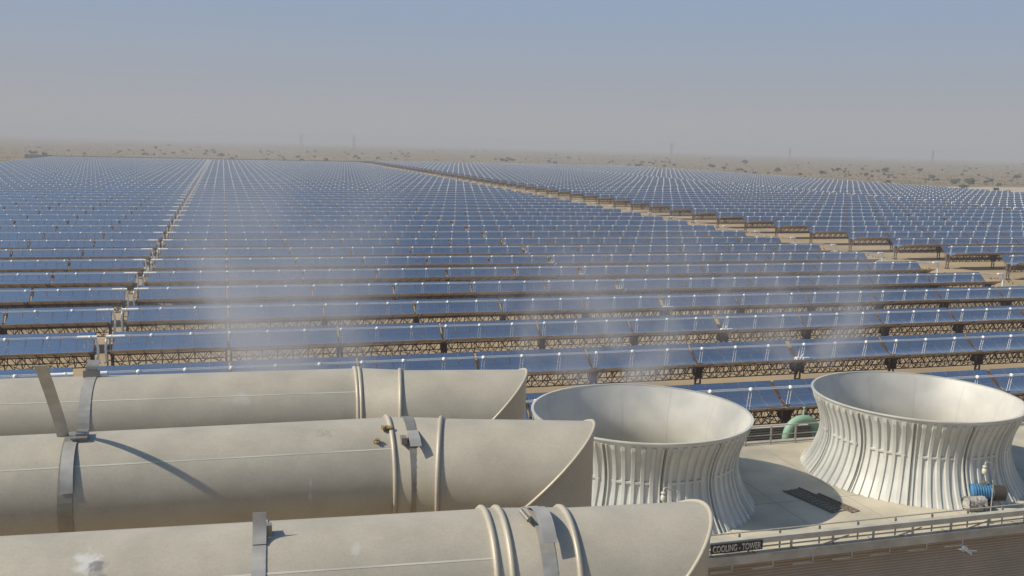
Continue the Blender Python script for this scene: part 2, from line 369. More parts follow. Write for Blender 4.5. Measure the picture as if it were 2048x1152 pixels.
ONES = ['', 'first', 'second', 'third', 'fourth', 'fifth', 'sixth', 'seventh', 'eighth', 'ninth', 'tenth', 'eleventh', 'twelfth', 'thirteenth',
        'fourteenth', 'fifteenth', 'sixteenth', 'seventeenth', 'eighteenth', 'nineteenth', 'twentieth']
def ordinal(n):
    if n <= 20: return ONES[n]
    t = {2: 'twenty', 3: 'thirty', 4: 'forty', 5: 'fifty'}[n//10]
    return (t[:-1]+'ieth') if n % 10 == 0 else t+'-'+ONES[n % 10]
GRP = 'long mirror troughs of the solar field'
def trough(x0, y, z0, lvl, label, ends, doff=.58):
    t = thing('solar_trough', label, 'solar trough', (x0, y, z0), (0, 0, 0), GRP)
    base = TILT+radians(random.uniform(-.8, .8))
    if lvl <= 2:
        for k in range(NM):
            rx = base+radians(random.uniform(-.45, .45))
            put(ME_MIR, 'mirror_module', t, (mstart(k), 0, ZV), (rx, 0, 0))
            if lvl == 1: put(ME_TRU, 'truss_module', t, (mstart(k), 0, ZV), (base, 0, 0))
            for j in range(3): put(ME_HCE, 'receiver_support', t, (mstart(k)+doff+j*4.09, 0, ZV), (base, 0, 0))
        if lvl == 1:
            for k in range(NM+1): put(ME_PYL, 'pylon', t, (px_of(k), 0, 0))
        else:
            put(ME_FRA_ALL, 'support_truss', t)
        put(ME_TUB, 'receiver_tube', t, (0, 0, ZV), (base, 0, 0))
        put(ME_DRV, 'drive_unit', t, (mstart(6)-.35, 0, 0))
    else:
        put(ME_MIR_ALL, 'reflector', t, (0, 0, ZV), (base, 0, 0)); put(ME_REC_ALL[doff], 'receiver_line', t, (0, 0, ZV), (base, 0, 0))
        put(ME_FRA_ALL, 'support_truss', t)
    if ends[0]: put({'in': ME_HI}[ends[0]], 'hose', t, (0, 0, 0))
    if ends[1]: put({'in': ME_HIR, 'out': ME_HO}[ends[1]], 'hose', t, (SCA_L, 0, 0))
    return t
BX = -12.05; AX = -13.63-SCA_L; CX = 151.8; C2X = CX+SCA_L+2.0
SECT = {'A': (AX, 0, 0, 0, 'left of the white hose lane', (None, 'in')),
        'B': (BX, -1, 0, 0, 'between hose lane and sandy track', ('in', 'out')),
        'C': (CX, 3, RISE, -.27, 'just beyond the sandy track', (None, 'in')),
        'E': (C2X, 8, RISE, -.27, 'in the outermost right block', ('in', None))}
for key, (x0, n0, z0, off, where, ends) in SECT.items():
    cnt = 0
    for nrow in range(n0, 56):
        y = Y0+(nrow+off)*D
        pl = px((x0, y, z0+4)); 
        if pl[0] > 2075: continue
        cnt += 1
        q = 'nearest' if cnt == 1 else ordinal(cnt)
        if nrow <= 22: lab = f'mirror trough in the {q} row back, {where}'
        elif nrow <= 38: lab = f'mirror trough among the tightly packed middle rows, {where}'
        else: lab = f'mirror trough in the faint hazy rows at the back, {where}'
        dist = math.hypot(max(x0, 0), y)
        trough(x0, y, z0, 1 if dist < 260 else (2 if dist < 430 else 3), lab, ends, {'A': 3.78, 'B': .18}.get(key, .58))

# ------------------------------------------------------------------ cooling tower
DZ = 11.1; EN, EF = 30.75, 42.9; XL, XR = -16.0, 52.0
ct = thing('cooling_tower', 'long brown louvred cooling tower with a pale flat concrete deck', 'cooling tower', (17, 36.8, 0))
def rel(o):
    o.location = Vector(o.location)-Vector(ct.location); return o
d = MB(); d.box(((XL+XR)/2, (EN+EF)/2, DZ-.15), (XR-XL, EF-EN, .3)); rel(d.build('deck', M_CONC, ct))
for k in range(16):
    d = MB(); d.box((XL+3.2+k*3.56, (EN+EF)/2, DZ+.003), (.03, EF-EN-.1, .006)); rel(d.build('deck_joint', M_SEAM2, ct))
d = MB(); d.box(((XL+XR)/2, 35.2, DZ+.0035), (XR-XL-.1, .03, .006)); rel(d.build('deck_joint', M_SEAM2, ct))
for yy in (EN, EF):        # low kerb at the deck edge
    d = MB(); s = 1 if yy == EF else -1
    d.box(((XL+XR)/2, yy+s*.153, DZ-.10), (XR-XL+.3, .30, .36))
    rel(d.build('fascia', M_CONC2, ct))
for yy, s in ((EN+.35, -1), (EF-.35, 1)):
    d = MB(); z = 1.2
    while z < DZ-.46:
        c = Matrix.Rotation(s*radians(-28), 3, 'X')
        d.box(((XL+XR)/2, yy+s*.05, z), (XR-XL-.2, .13, .02), 0, c); z += .118
    rel(d.build('louvre_bank', M_LOUVRE, ct))
d = MB(); d.box(((XL+XR)/2, (EN+EF)/2, (DZ-.3+1.0)/2), (XR-XL-.6, EF-EN-1.1, DZ-1.32)); rel(d.build('fill_casing', M_CASE, ct))
for k in range(15):
    x = XL+1+k*4.7
    if -4 < px((x, EN, 6))[0] < 2400:
        d = MB(); d.box((x, EN+.42, (DZ-.6)/2), (.16, .12, DZ-.6)); rel(d.build('column', M_LOUVRE, ct))
d = MB(); d.box(((XL+XR)/2, (EN+EF)/2, .5), (XR-XL+1.5, EF-EN+1.5, 1.0)); rel(d.build('basin', M_CONC2, ct))
# fascia drip joints: short dark straps across the ledge
for k in range(18):
    x = 15.5+k*1.75
    d = MB(); d.box((x, EN-.10, DZ+.086), (.05, .42, .012)); rel(d.build('joint_strip', M_SEAM, ct))
    if k > 7: continue
    d = MB(); d.box((x+.8, EN-.20, DZ-.40), (.06, .07, .26)); d.box((x+.35, EN-.24, DZ-.52), (.90, .05, .04)); rel(d.build('hanger_bracket', M_TRAY, ct))

def railing(name, label, y, x0, x1, h, step, with_mid):
    t = thing(name, label, 'railing', ((x0+x1)/2, y, DZ))
    cx = (x0+x1)/2
    for z in ([h, h*.5] if with_mid else [h]):
        d = MB(); d.tube([(x0-cx, 0, z), (x1-cx, 0, z)], .026, 8); d.build('rail', M_RAIL, t)
    x = x0
    while x <= x1+.01:
        d = MB(); d.box((x-cx, 0, h/2-.02), (.075, .06, h-.06)); d.build('post', M_RAIL, t); x += step
    return t
railing('guard_railing', 'pale two-bar railing on the far edge of the deck, before the green pipe', EF-.10, 14.0, 44.0, .98, 1.46, True)
railing('guard_railing', 'low single-bar railing along the near deck edge above the signboard', EN+.12, 15.0, 42.0, .80, 1.75, False)

# cable tray below the near hand rail
t = thing('cable_tray', 'wide pale covered cable tray running along the near deck edge', 'cable tray', (28, EN-.12, DZ))
d = MB(); d.box((0, 0, .62), (27, .24, .10)); d.box((0, -.10, .54), (27, .03, .18)); d.build('tray', M_TRAY, t)
for k in range(15):
    d = MB(); d.box((-12.9+k*1.85, .05, .28), (.07, .07, .52)); d.build('bracket', M_RAIL, t)
d = MB(); d.tube([(-13, .02, .26), (13.4, .02, .26)], .03, 6); d.build('conduit', M_RAIL, t)
for k in range(6):
    x = -6+k*3.4
    d = MB(); d.bar((x, .03, .06), (x+1.2, .03, .34), .04); d.build('brace', M_RAIL, t)

# sign
sp = on_y(1422, 1093, EN-.27); sq = on_y(1525, 1084, EN-.27); sw = sq.x-sp.x
t = thing('sign', 'black signboard reading COOLING - TOWER on the near tray', 'sign', ((sp.x+sq.x)/2, EN-.275, DZ+.42))
d = MB(); d.box((0, 0, 0), (sw+.02, .03, .36)); d.build('board', M_SIGN, t)
def text(body, w, parent, loc, mtl, hgt=.25):
    cu = bpy.data.curves.new('txt', 'FONT'); cu.body = body; cu.align_x = 'CENTER'; cu.align_y = 'CENTER'; cu.extrude = .006; cu.offset = .012
    o = bpy.data.objects.new('txt', cu); COL.objects.link(o); bpy.context.view_layer.update()
    me = bpy.data.meshes.new_from_object(o.evaluated_get(bpy.context.evaluated_depsgraph_get()))
    bpy.data.objects.remove(o); xs = [v.co.x for v in me.vertices]; ys = [v.co.y for v in me.vertices]
    s = w/(max(xs)-min(xs)); s2 = hgt/(max(ys)-min(ys)); cx = (max(xs)+min(xs))/2; cy_ = (max(ys)+min(ys))/2
    for v in me.vertices: v.co = ((v.co.x-cx)*s, -v.co.z, (v.co.y-cy_)*s2)
    me.materials.clear(); me.materials.append(mtl)
    return put(me, 'lettering', parent, loc)
text('COOLING - TOWER', sw*.93, t, (0, -.022, 0), M_LETTER)

# ------------------------------------------------------------------ fan stacks
PROF = [(0, 4.98), (.05, 4.83), (.12, 4.64), (.20, 4.47), (.30, 4.33), (.42, 4.18), (.54, 4.15), (.66, 4.22), (.78, 4.36), (.90, 4.56), (1.0, 4.75)]
SH = 3.76
def prof_r(u):
    for (a, ra), (b, rb) in zip(PROF, PROF[1:]):
        if u <= b:
            return ra+(rb-ra)*(u-a)/(b-a)
    return PROF[-1][1]
US = [i/22 for i in range(23)]
def smooth_r(u):
    return sum(prof_r(min(1, max(0, u+dv)))*w for dv, w in ((-.06, .25), (0, .5), (.06, .25))) if .06 < u < .94 else prof_r(u)
def strip(mb, a, hw, h, u0, u1, wall=.0):
    """raised rib that follows the shell at angle a"""
    us = [u for u in US if u0 <= u <= u1]; vs = []
    for u in us:
        r = smooth_r(u)-.004; z = u*SH; hh = h*min(1, (u1-u)/.05+.15)
        for (off, rr) in ((-hw*1.25, 0), (-hw*.8, hh), (hw*.8, hh), (hw*1.25, 0)):
            aa = a+off/4.4; vs.append(((r+rr)*cos(aa), (r+rr)*sin(aa), z))
    k = len(us); mb.add(vs, [(i*4+j, i*4+j+1, (i+1)*4+j+1, (i+1)*4+j) for i in range(k-1) for j in range(3)], 0)
    mb.add(vs, [(0, 3, 2, 1), ((k-1)*4, (k-1)*4+1, (k-1)*4+2, (k-1)*4+3)], 0)
def rib_panel(mb, a0, a1):
    n = 5; st = (a1-a0)/(n+1)
    for i in range(n): strip(mb, a0+st*(i+1), .085, .090, 0, .97)
    u = .53; r = smooth_r(u); m = 10                          # stiffener band
    vs = []
    for i in range(m+1):
        a = a0+st*.7+(a1-a0-st*1.4)*i/m
        for (dr, du) in ((0, -.016), (.075, -.012), (.075, .012), (0, .016)): vs.append(((r+dr)*cos(a), (r+dr)*sin(a), (u+du)*SH))
    mb.add(vs, [(i*4+j, (i+1)*4+j, (i+1)*4+j+1, i*4+j+1) for i in range(m) for j in range(3)], 0)
NSEG = 12
shell = MB(); shell.lathe([(smooth_r(u), u*SH) for u in US], 144, mi=0)
shell.lathe([(smooth_r(u)-.07, u*SH) for u in US], 144, mi=1)
shell.lathe([(smooth_r(1), SH), (smooth_r(1)+.035, SH+.0), (smooth_r(1)+.035, SH+.05), (smooth_r(1)-.075, SH+.05), (smooth_r(1)-.07, SH)], 144, mi=0, smooth=False)
ME_SHELL = shell.mesh('shell', [M_FRP, M_FRPIN])
rp = MB(); rib_panel(rp, 0, 2*pi/NSEG); ME_RIB = rp.mesh('ribbed_panel', M_FRP)
sf = MB()
strip(sf, -.012, .03, .095, 0, .985); strip(sf, .016+.012, .03, .095, 0, .985); ME_FLANGE = sf.mesh('joint_flange', M_FRP)
dk = MB(); strip(dk, .008, .010, .050, 0, .985); ME_JOINT = dk.mesh('dark_joint', M_SEAM)
inner = MB()
for u0, u1 in ((0.0, .99),):
    us = [u for u in US if u0 <= u <= u1]; vs = []
    for u in us:
        r = smooth_r(u)-.074
        for off in (-.009, .009): vs.append((r*cos(off/4.4), r*sin(off/4.4), u*SH))
    inner.add(vs, [(2*i, 2*i+2, 2*i+3, 2*i+1) for i in range(len(us)-1)], 0)
M_LSEAM = mat('lining_seam', (0.44, 0.43, 0.40), rough=0.7)
ME_INN = inner.mesh('lining_joint', M_LSEAM)
def stack(x, lab, rot0):
    t = thing('fan_stack', lab, 'fan stack', (x, 37.5, DZ+.004), (0, 0, rot0), 'flared fan stacks on the cooling tower deck')
    put(ME_SHELL, 'shell', t)
    for k in range(NSEG):
        a = k*2*pi/NSEG
        put(ME_RIB, 'ribbed_panel', t, (0, 0, 0), (0, 0, a)); f = put(ME_FLANGE, 'joint_flange', t, (0, 0, 0), (0, 0, a))
        put(ME_JOINT, 'dark_joint', f); put(ME_INN, 'lining_joint', t, (0, 0, 0), (0, 0, a))
    return t
stack(17.25, 'flared white ribbed fan stack half hidden behind the beige ducts', radians(17.6))
stack(31.5, 'flared white ribbed fan stack beside the blue motor, fully in view', radians(20.8))

# deck hatch grating
t = thing('deck_grating', 'rusty dark mesh grating lying on the deck between the two stacks', 'grating', (24.75, 34.9, DZ+.004))
def grating(mb, c, w, l, ang):
    M = Matrix.Rotation(ang, 3, 'Z')
    for i in range(int(w/.15)+1):
        p = M @ Vector((-w/2+i*.15, 0, .02)); mb.box((c[0]+p.x, c[1]+p.y, .02), (.022, l, .03), 0, M)
    for j in range(int(l/.25)+1):
        p = M @ Vector((0, -l/2+j*.25, 0)); mb.box((c[0]+p.x, c[1]+p.y, .022), (w, .02, .025), 0, M)
    for s in (-1, 1):
        p = M @ Vector((s*w/2, 0, 0)); mb.box((c[0]+p.x, c[1]+p.y, .03), (.05, l, .05), 0, M)
d = MB(); grating(d, (-.10, .15), .95, 2.9, radians(12)); d.build('mesh_panel', M_GRATE, t)
d = MB(); grating(d, (.55, -.35), .42, 2.3, radians(12)); d.build('side_panel', M_GRATE, t)

# green pipe
P1 = on_y(1574, 860, 44.0); P2 = on_y(1634, 860, 44.0); ptop = on_y(1603, 838, 44.0)
t = thing('pipe', 'mint green inverted-U pipe rising behind the far deck railing', 'pipe', (ptop.x, 44.0, 0))
rr = (P2.x-P1.x)/2; cx = (P1.x+P2.x)/2-ptop.x; zc = ptop.z-rr
pts = [(cx-rr, 0, 2.0), (cx-rr, 0, zc)]+[(cx-rr*cos(pi*k/12), 0, zc+rr*sin(pi*k/12)) for k in range(1, 12)]+[(cx+rr, 0, zc), (cx+rr+.15, -.1, 2.0)]
d = MB(); d.tube(pts, .235, 16); d.build('bend', M_GREEN, t)
d = MB(); d.tube([(.12, 0, ptop.z+.18), (.12, 0, ptop.z+.62)], .045, 8); d.tube([(.12, 0, ptop.z+.62), (.12, 0, ptop.z+.66)], .08, 8); d.build('vent_nipple', M_GREEN, t)
d = MB(); d.tube([(cx-rr, 0, zc-.02), (cx-rr, 0, zc+.03)], .245, 16); d.tube([(cx+rr, 0, zc-.02), (cx+rr, 0, zc+.03)], .245, 16); d.build('weld', M_GREEN, t)
# louvred block behind the far rail
pw = on_y(1530, 857, 50.0)
t = thing('louvred_wall', 'low brown slatted wall behind the far deck railing', 'wall', (28, 50.4, 0))
d = MB(); z = .3
while z < pw.z: d.box((0, -.3, z), (40, .12, .025), 0, Matrix.Rotation(radians(28), 3, 'X')); z += .16
d.build('slats', M_LOUVRE, t)
d = MB(); d.box((0, 0, pw.z/2), (40, .25, pw.z-.1)); d.build('panel', M_CASE, t)
d = MB(); d.box((0, -.1, pw.z+.0), (40.2, .6, .08)); d.build('coping', M_CONC2, t)

# ------------------------------------------------------------------ blue motor with wrapped base
mp = on_z(1962, 1012, DZ)
t = thing('motor', 'bright blue finned motor beside a wrapped box at the right stack foot', 'motor', (mp.x, mp.y+.05, DZ+.004), (0, 0, radians(-20)))
d = MB(); d.tube([(-.45, 0, .62), (.42, 0, .62)], .34, 22); d.tube([(-.52, 0, .62), (-.45, 0, .62)], [.24, .34], 22); d.build('housing', M_BLUE, t)
for k in range(7):
    d = MB(); d.lathe([(.34, -.012), (.375, -.012), (.375, .012), (.34, .012)], 22); 
    d.v = [(z-.36+k*.11, y, .62+x) for x, y, z in d.v]; d.build('fin', M_BLUE, t)
d = MB(); d.tube([(.42, 0, .62), (.95, 0, .60)], [.35, .33], 20); d.build('fan_cowl', M_DARK, t)
d = MB()
for sx_ in (-.3, .3): d.box((sx_, 0, .16), (.12, .62, .32))
d.build('foot', M_DARK, t)
d = MB(); d.box((.05, .02, 1.02), (.26, .22, .14)); d.tube([(.05, .02, 1.09), (.05, .02, 1.38)], .02, 6); d.build('terminal_box', M_STRAP_DULL, t)
d = MB(); d.tube([(-.56, .1, .75), (-.66, .1, .80), (-.68, .1, .60), (-.60, .1, .5)], .03, 8); d.build('lifting_eye', M_STEEL, t)
wp = on_z(1948, 1022, DZ)
t = thing('wrapped_box', 'grey gearbox with ragged pale wrapping in front of the blue motor', 'box', (wp.x+.05, wp.y+.05, DZ+.004), (0, 0, radians(-8)))
d = MB(); d.box((0, 0, .27), (.62, .34, .54)); d.build('case', M_STRAP_DULL, t)
d = MB(); rnd = random.Random(3)
gx, gy = 16, 10; vs = []
for i in range(gx+1):
    for j in range(gy+1):
        u, v = i/gx, j/gy; x = (u-.5)*.86; 
        a = pi*v; y = -.27*cos(a); z = .36+.24*sin(a)**.5+rnd.uniform(-.03, .03)
        if j in (0,): z = .30+rnd.uniform(-.14, .08)
        vs.append((x+rnd.uniform(-.02, .02), y+rnd.uniform(-.025, .025), z))
d.add(vs, [(i*(gy+1)+j, (i+1)*(gy+1)+j, (i+1)*(gy+1)+j+1, i*(gy+1)+j+1) for i in range(gx) for j in range(gy)], 0, True)
for s in (-1, 1):
    vs = [(s*(.40+rnd.uniform(-.02, .03)), -.24+.48*j/6+rnd.uniform(-.02, .02), .58-i*.10+rnd.uniform(-.02, .02)) for i in range(6) for j in range(7)]
    d.add(vs, [(i*7+j, i*7+j+1, (i+1)*7+j+1, (i+1)*7+j) for i in range(5) for j in range(6)], 0, True)
d.build('torn_wrapping', M_RAG, t)

def lamp(lab, X, Y, Z0, h):
    t = thing('gooseneck_lamp', lab, 'lamp', (X, Y, Z0), (0, 0, 0), 'bent-neck lamps at the deck edge')
    d = MB(); d.tube([(0, 0, 0), (0, 0, h), (-.05, 0, h+.04), (-.42, 0, h+.22), (-.50, 0, h+.20), (-.52, 0, h+.08)], .026, 8); d.build('pole', M_RAIL, t)
    d = MB(); d.lathe([(.03, 0), (.09, -.03), (.10, -.10), (.06, -.14)], 12, (-.52, 0, h+.09)); d.build('cap', M_TRAY, t)
    d = MB(); d.lathe([(.06, -.14), (.10, -.18), (.105, -.32), (.07, -.38), (.0, -.40)], 12, (-.52, 0, h+.09)); d.build('globe', M_GLASSL, t)
    d = MB(); d.box((0, 0, .03), (.2, .2, .05)); d.build('base_plate', M_RAIL, t)
    return t
b = on_y(1982, 1016, EN+.35)
lamp('bent-neck lamp standing over the blue motor', b.x, EN+.35, DZ+.004, on_y(1988, 932, EN+.35).z-DZ-.02)
b = on_y(1352, 1000, EN+.35)
lamp('bent-neck lamp peeping over the front duct against the nearer stack', b.x, EN+.35, DZ+.004, on_y(1354, 985, EN+.35).z-DZ)

# ------------------------------------------------------------------ pigeon flying in front of the louvres
bp_ = CAM+ray(1932, 1102).normalized()*30.0
t = thing('pigeon', 'grey pigeon flying with lowered wings in front of the louvres', 'bird', bp_, (0, 0, radians(155)))
d = MB()
d.tube([(-.27, 0, .015), (-.17, 0, .01), (-.10, 0, 0), (0, 0, -.005), (.08, 0, .005), (.125, 0, .025), (.155, 0, .035), (.185, 0, .03), (.205, 0, .022)],
       [.030, .026, .045, .062, .052, .032, .030, .016, .003], 12)
for s in (-1, 1):
    n0 = 7; vs = []
    for i in range(n0):
        u = i/(n0-1); y = s*(.03+.29*u); z = .03+.06*sin(u*2.2)-.05*u; c = .075*(1-u**2.2)+.008; xo = .01-.07*u*u
        vs += [(xo+c, y, z), (xo, y, z+.012*(1-u)), (xo-c, y, z-.004)]
    d.add(vs, [(3*i+j, 3*i+j+1, 3*i+j+4, 3*i+j+3) for i in range(n0-1) for j in range(2)], 0, True)
    d.add([(x, y, z-.008) for x, y, z in vs], [(3*i+j, 3*i+j+3, 3*i+j+4, 3*i+j+1) for i in range(n0-1) for j in range(2)], 0, True)
d.build('body', M_FEATHER, t)

# ------------------------------------------------------------------ foreground ducts
R = .5; ZA = 23.2; COLLAR = []
def on_collar(i, x):
    A_, B_ = COLLAR[i]; return A_.lerp(B_, (x-A_.x)/(B_.x-A_.x))
def duct(label, X0, Yel, yaw_e, yaw_m, Ym0, beads_l, xl):
    """vertical leg at (X0, Yel); elbow head runs back from it; main run to the left"""
    t = thing('duct', label, 'duct', (X0, Yel, 0))
    O = Vector((X0, Yel, 0)); NS = 64
    ae = Vector((cos(yaw_e), sin(yaw_e), 0)); am = Vector((cos(yaw_m), sin(yaw_m), 0))
    se = Vector((sin(yaw_e), -cos(yaw_e), 0)); sm_ = Vector((sin(yaw_m), -cos(yaw_m), 0)); Z = Vector((0, 0, 1))
    C0 = Vector((X0, Yel, ZA))
    mit = [C0+R*cos(a)*se+R*sin(a)*(ae+Z) for a in [2*pi*k/NS for k in range(NS)]]
    xb = beads_l[-1]                                          # head starts at this X
    Cb = C0-ae*((X0-xb)/cos(yaw_e))
    ring = lambda C, s, rr=R: [C+rr*cos(2*pi*k/NS)*s+rr*sin(2*pi*k/NS)*Z for k in range(NS)]
    def loft(rings, name, mtl, cap=False):
        d = MB(); vs = [v-O for r_ in rings for v in r_]
        d.add(vs, [(i*NS+k, (i+1)*NS+k, (i+1)*NS+(k+1) % NS, i*NS+(k+1) % NS) for i in range(len(rings)-1) for k in range(NS)], 0, True)
        return d.build(name, mtl, t)
    hb = ring(Cb, se)
    loft([hb, [p+(q-p)*.5 for p, q in zip(hb, mit)], mit], 'elbow_head', M_DUCT)
    down = [Vector((p.x, p.y, 0.0)) for p in mit]; mid = [Vector((p.x, p.y, 12.0)) for p in mit]
    loft([mit, mid, down], 'vertical_leg', M_DUCT)
    # rolled weld along the mitre
    d = MB(); pts = [p+((p-C0)).normalized()*.004-O for p in mit]; pts.append(pts[0]); d.tube(pts, .015, 8); d.build('mitre_bead', M_DUCT, t)
    # main run and the slightly bigger collar between the beads
    xa = beads_l[0]
    Ya = Ym0+math.tan(yaw_m)*xa; A = Vector((xa, Ya, ZA)); L0 = A-am*(xa-xl)
    cst = 24; rings = [ring(A+(L0-A)*i/cst, sm_) for i in range(cst+1)]
    loft(rings, 'main_run', M_DUCT)
    loft([ring(A, sm_, R+.006), ring(Cb, se, R+.006)], 'collar', M_DUCT)
    for i, xb_ in enumerate(beads_l):
        f = (xb_-xa)/max(1e-6, (xb-xa)); C = A.lerp(Cb, f); s = sm_.lerp(se, f).normalized(); ax = am.lerp(ae, f).normalized()
        d = MB(); pts = [p-O for p in ring(C, s, R+.008)]; pts.append(pts[0]); d.tube(pts, .022, 8); d.build('bead', M_DUCT, t)
    # lengthwise lap seam as a pale strip, its bright streak put into the colour
    d = MB(); vs = []
    for a in (radians(42.2), radians(43.6)):
        off = (R+.0012)*cos(a)*sm_+(R+.0012)*sin(a)*Z
        vs += [L0+off-O, A+off-O]
    d.add(vs, [(0, 1, 3, 2)])
    d.build('lap_seam', M_LAP, t)
    COLLAR.append((A, Cb))
    return t, O, A, am, sm_, Z
def band(t, O, C, s, Z, ax, name, w=.11, a0=-100, a1=250, dr=.005, mtl=None):
    d = MB(); vs = []; n = 48
    for i in range(n+1):
        a = radians(a0+(a1-a0)*i/n); u = cos(a)*s+sin(a)*Z
        for rr, q in ((R+dr, -w/2), (R+dr+.003, -w/2), (R+dr+.003, w/2), (R+dr, w/2)): vs.append(C+u*rr+ax*q-O)
    d.add(vs, [(i*4+j, (i+1)*4+j, (i+1)*4+(j+1) % 4, i*4+(j+1) % 4) for i in range(n) for j in range(4)], 0, False)
    return d.build(name, mtl or M_STRAP_DULL, t)
def ribbon(t, O, pts, wdir, w, name, mtl, th=.004):
    """flat strip through pts, w wide along wdir (list or one vector)"""
    d = MB(); vs = []
    for i, p in enumerate(pts):
        wd = wdir[i] if isinstance(wdir, list) else wdir
        tng = (pts[min(i+1, len(pts)-1)]-pts[max(0, i-1)]).normalized(); nn = tng.cross(wd).normalized()
        for sw_, sn in ((-1, -1), (1, -1), (1, 1), (-1, 1)): vs.append(p+wd*(sw_*w/2)+nn*(sn*th/2)-O)
    k = len(pts)
    d.add(vs, [(i*4+j, i*4+(j+1) % 4, (i+1)*4+(j+1) % 4, (i+1)*4+j) for i in range(k-1) for j in range(4)]+[(0, 3, 2, 1), ((k-1)*4, (k-1)*4+1, (k-1)*4+2, (k-1)*4+3)], 0, False)
    return d.build(name, mtl, t)
def curve(pts, n=8):
    out_ = []
    P = [pts[0]]+list(pts)+[pts[-1]]
    for i in range(1, len(P)-2):
        for k in range(n):
            u = k/n; a, b, c, e = P[i-1], P[i], P[i+1], P[i+2]
            out_.append(.5*((2*b)+(c-a)*u+(2*a-5*b+4*c-e)*u*u+(3*b-a-3*c+e)*u**3))
    out_.append(P[-2]); return out_

T1, O1, A1, X1, S1, Z1 = duct('farthest of three beige ducts, ending at an elbow above the stack rim', 2.73, 10.187, -.157, -.0572, 10.593-.0, [1.36, 1.40, 1.83], -9)
T2, O2, A2, X2, S2, Z2 = duct('middle beige duct of three, with a long loose strap standing up', 2.734, 8.129, -.261, -.0297, 8.54, [1.40, 1.86], -8)
T3, O3, A3, X3, S3, Z3 = duct('nearest beige duct of three, in front of the cooling tower sign', 2.747, 5.936, -.093, -.0757, 6.2226, [1.68, 1.78, 2.22], -7)

def c_at(A, ax, x): return A+ax*((x-A.x)/ax.x)
# straps on the far duct
C = c_at(A1, X1, -1.36); band(T1, O1, C, S1, Z1, X1, 'strap', mtl=M_STEEL)
top = C+Z1*(R+.008)
ribbon(T1, O1, curve([top-S1*.10+Z1*.0, top-S1*.03+Z1*.03, top+Z1*.10+X1*.01, top+Z1*.17+X1*.03-S1*.03]), X1, .12, 'loose_end', M_STEEL)
d = MB(); d.box(top+Z1*.03-S1*.02+X1*.0-O1, (.16, .06, .07)); d.build('buckle', M_STRAP_DULL, T1)
# middle duct: strap with the tall loose end
C = c_at(A2, X2, -1.25); band(T2, O2, C, S2, Z2, X2, 'strap', mtl=M_STRAP_DULL)
top = C+Z2*(R+.012)
def surf(C, s, Z, a, dr=.012): return C+(R+dr)*(cos(radians(a))*s+sin(radians(a))*Z)
lo = [surf(C, S2, Z2, a, .014+.012*sin(radians((a-18)*4)))+X2*.015*(1-(a-18)/60) for a in (18, 28, 38, 48, 58, 68, 78)]
ribbon(T2, O2, curve(lo), X2, .095, 'overlap', M_STEEL)
Yc = top.y
rise = [on_y(128, 882, Yc-.02), on_y(121, 850, Yc-.05), on_y(110, 814, Yc-.12), on_y(97, 775, Yc-.28), on_y(81, 731, Yc-.50)]
ribbon(T2, O2, curve(rise), X2, .095, 'loose_end', M_STEEL)
d = MB(); d.box(top+S2*.07+X2*.08-O2, (.09, .13, .07)); d.tube([top+S2*.14+X2*.0-O2, top+S2*.14+X2*.13-O2], .016, 6); d.build('buckle', M_STRAP_DULL, T2)
# middle duct: band between the beads with buckle
Cb = on_collar(1, 1.575); band(T2, O2, Cb, S2, Z2, X2, 'strap', .09, dr=.012, mtl=M_STRAP_DULL)
p = surf(Cb, S2, Z2, 52, .03)
ribbon(T2, O2, curve([surf(Cb, S2, Z2, 64, .02), surf(Cb, S2, Z2, 56, .05), surf(Cb, S2, Z2, 48, .085), surf(Cb, S2, Z2, 41, .10)]), X2, .10, 'loose_end', M_STEEL)
d = MB(); d.box(p-X2*.09-O2, (.05, .09, .06)); d.build('buckle', M_STRAP_DULL, T2)
# near duct: strap with stub at left
C = c_at(A3, X3, .19); band(T3, O3, C, S3, Z3, X3, 'strap', .085, mtl=M_STEEL)
top = C+Z3*(R+.008)
ribbon(T3, O3, curve([surf(C, S3, Z3, 66, .012), surf(C, S3, Z3, 72, .035), surf(C, S3, Z3, 76, .08), surf(C, S3, Z3, 79, .16)]), X3, .085, 'loose_end', M_STEEL)
d = MB(); d.box(surf(C, S3, Z3, 79, .03)+X3*.05-O3, (.05, .06, .07)); d.build('buckle', M_STRAP_DULL, T3)
Cb = on_collar(2, 2.02); band(T3, O3, Cb, S3, Z3, X3, 'strap', .10, dr=.012, mtl=M_STEEL)
ribbon(T3, O3, curve([surf(Cb, S3, Z3, 98, .018), surf(Cb, S3, Z3, 86, .06), surf(Cb, S3, Z3, 72, .10), surf(Cb, S3, Z3, 60, .11), surf(Cb, S3, Z3, 49, .10)]), X3, .10, 'loose_end', M_STEEL)
d = MB(); d.tube([surf(Cb, S3, Z3, 84, .05)-X3*.12-O3, surf(Cb, S3, Z3, 72, .05)-X3*.09-O3], .018, 8); d.build('buckle', M_STRAP_DULL, T3)

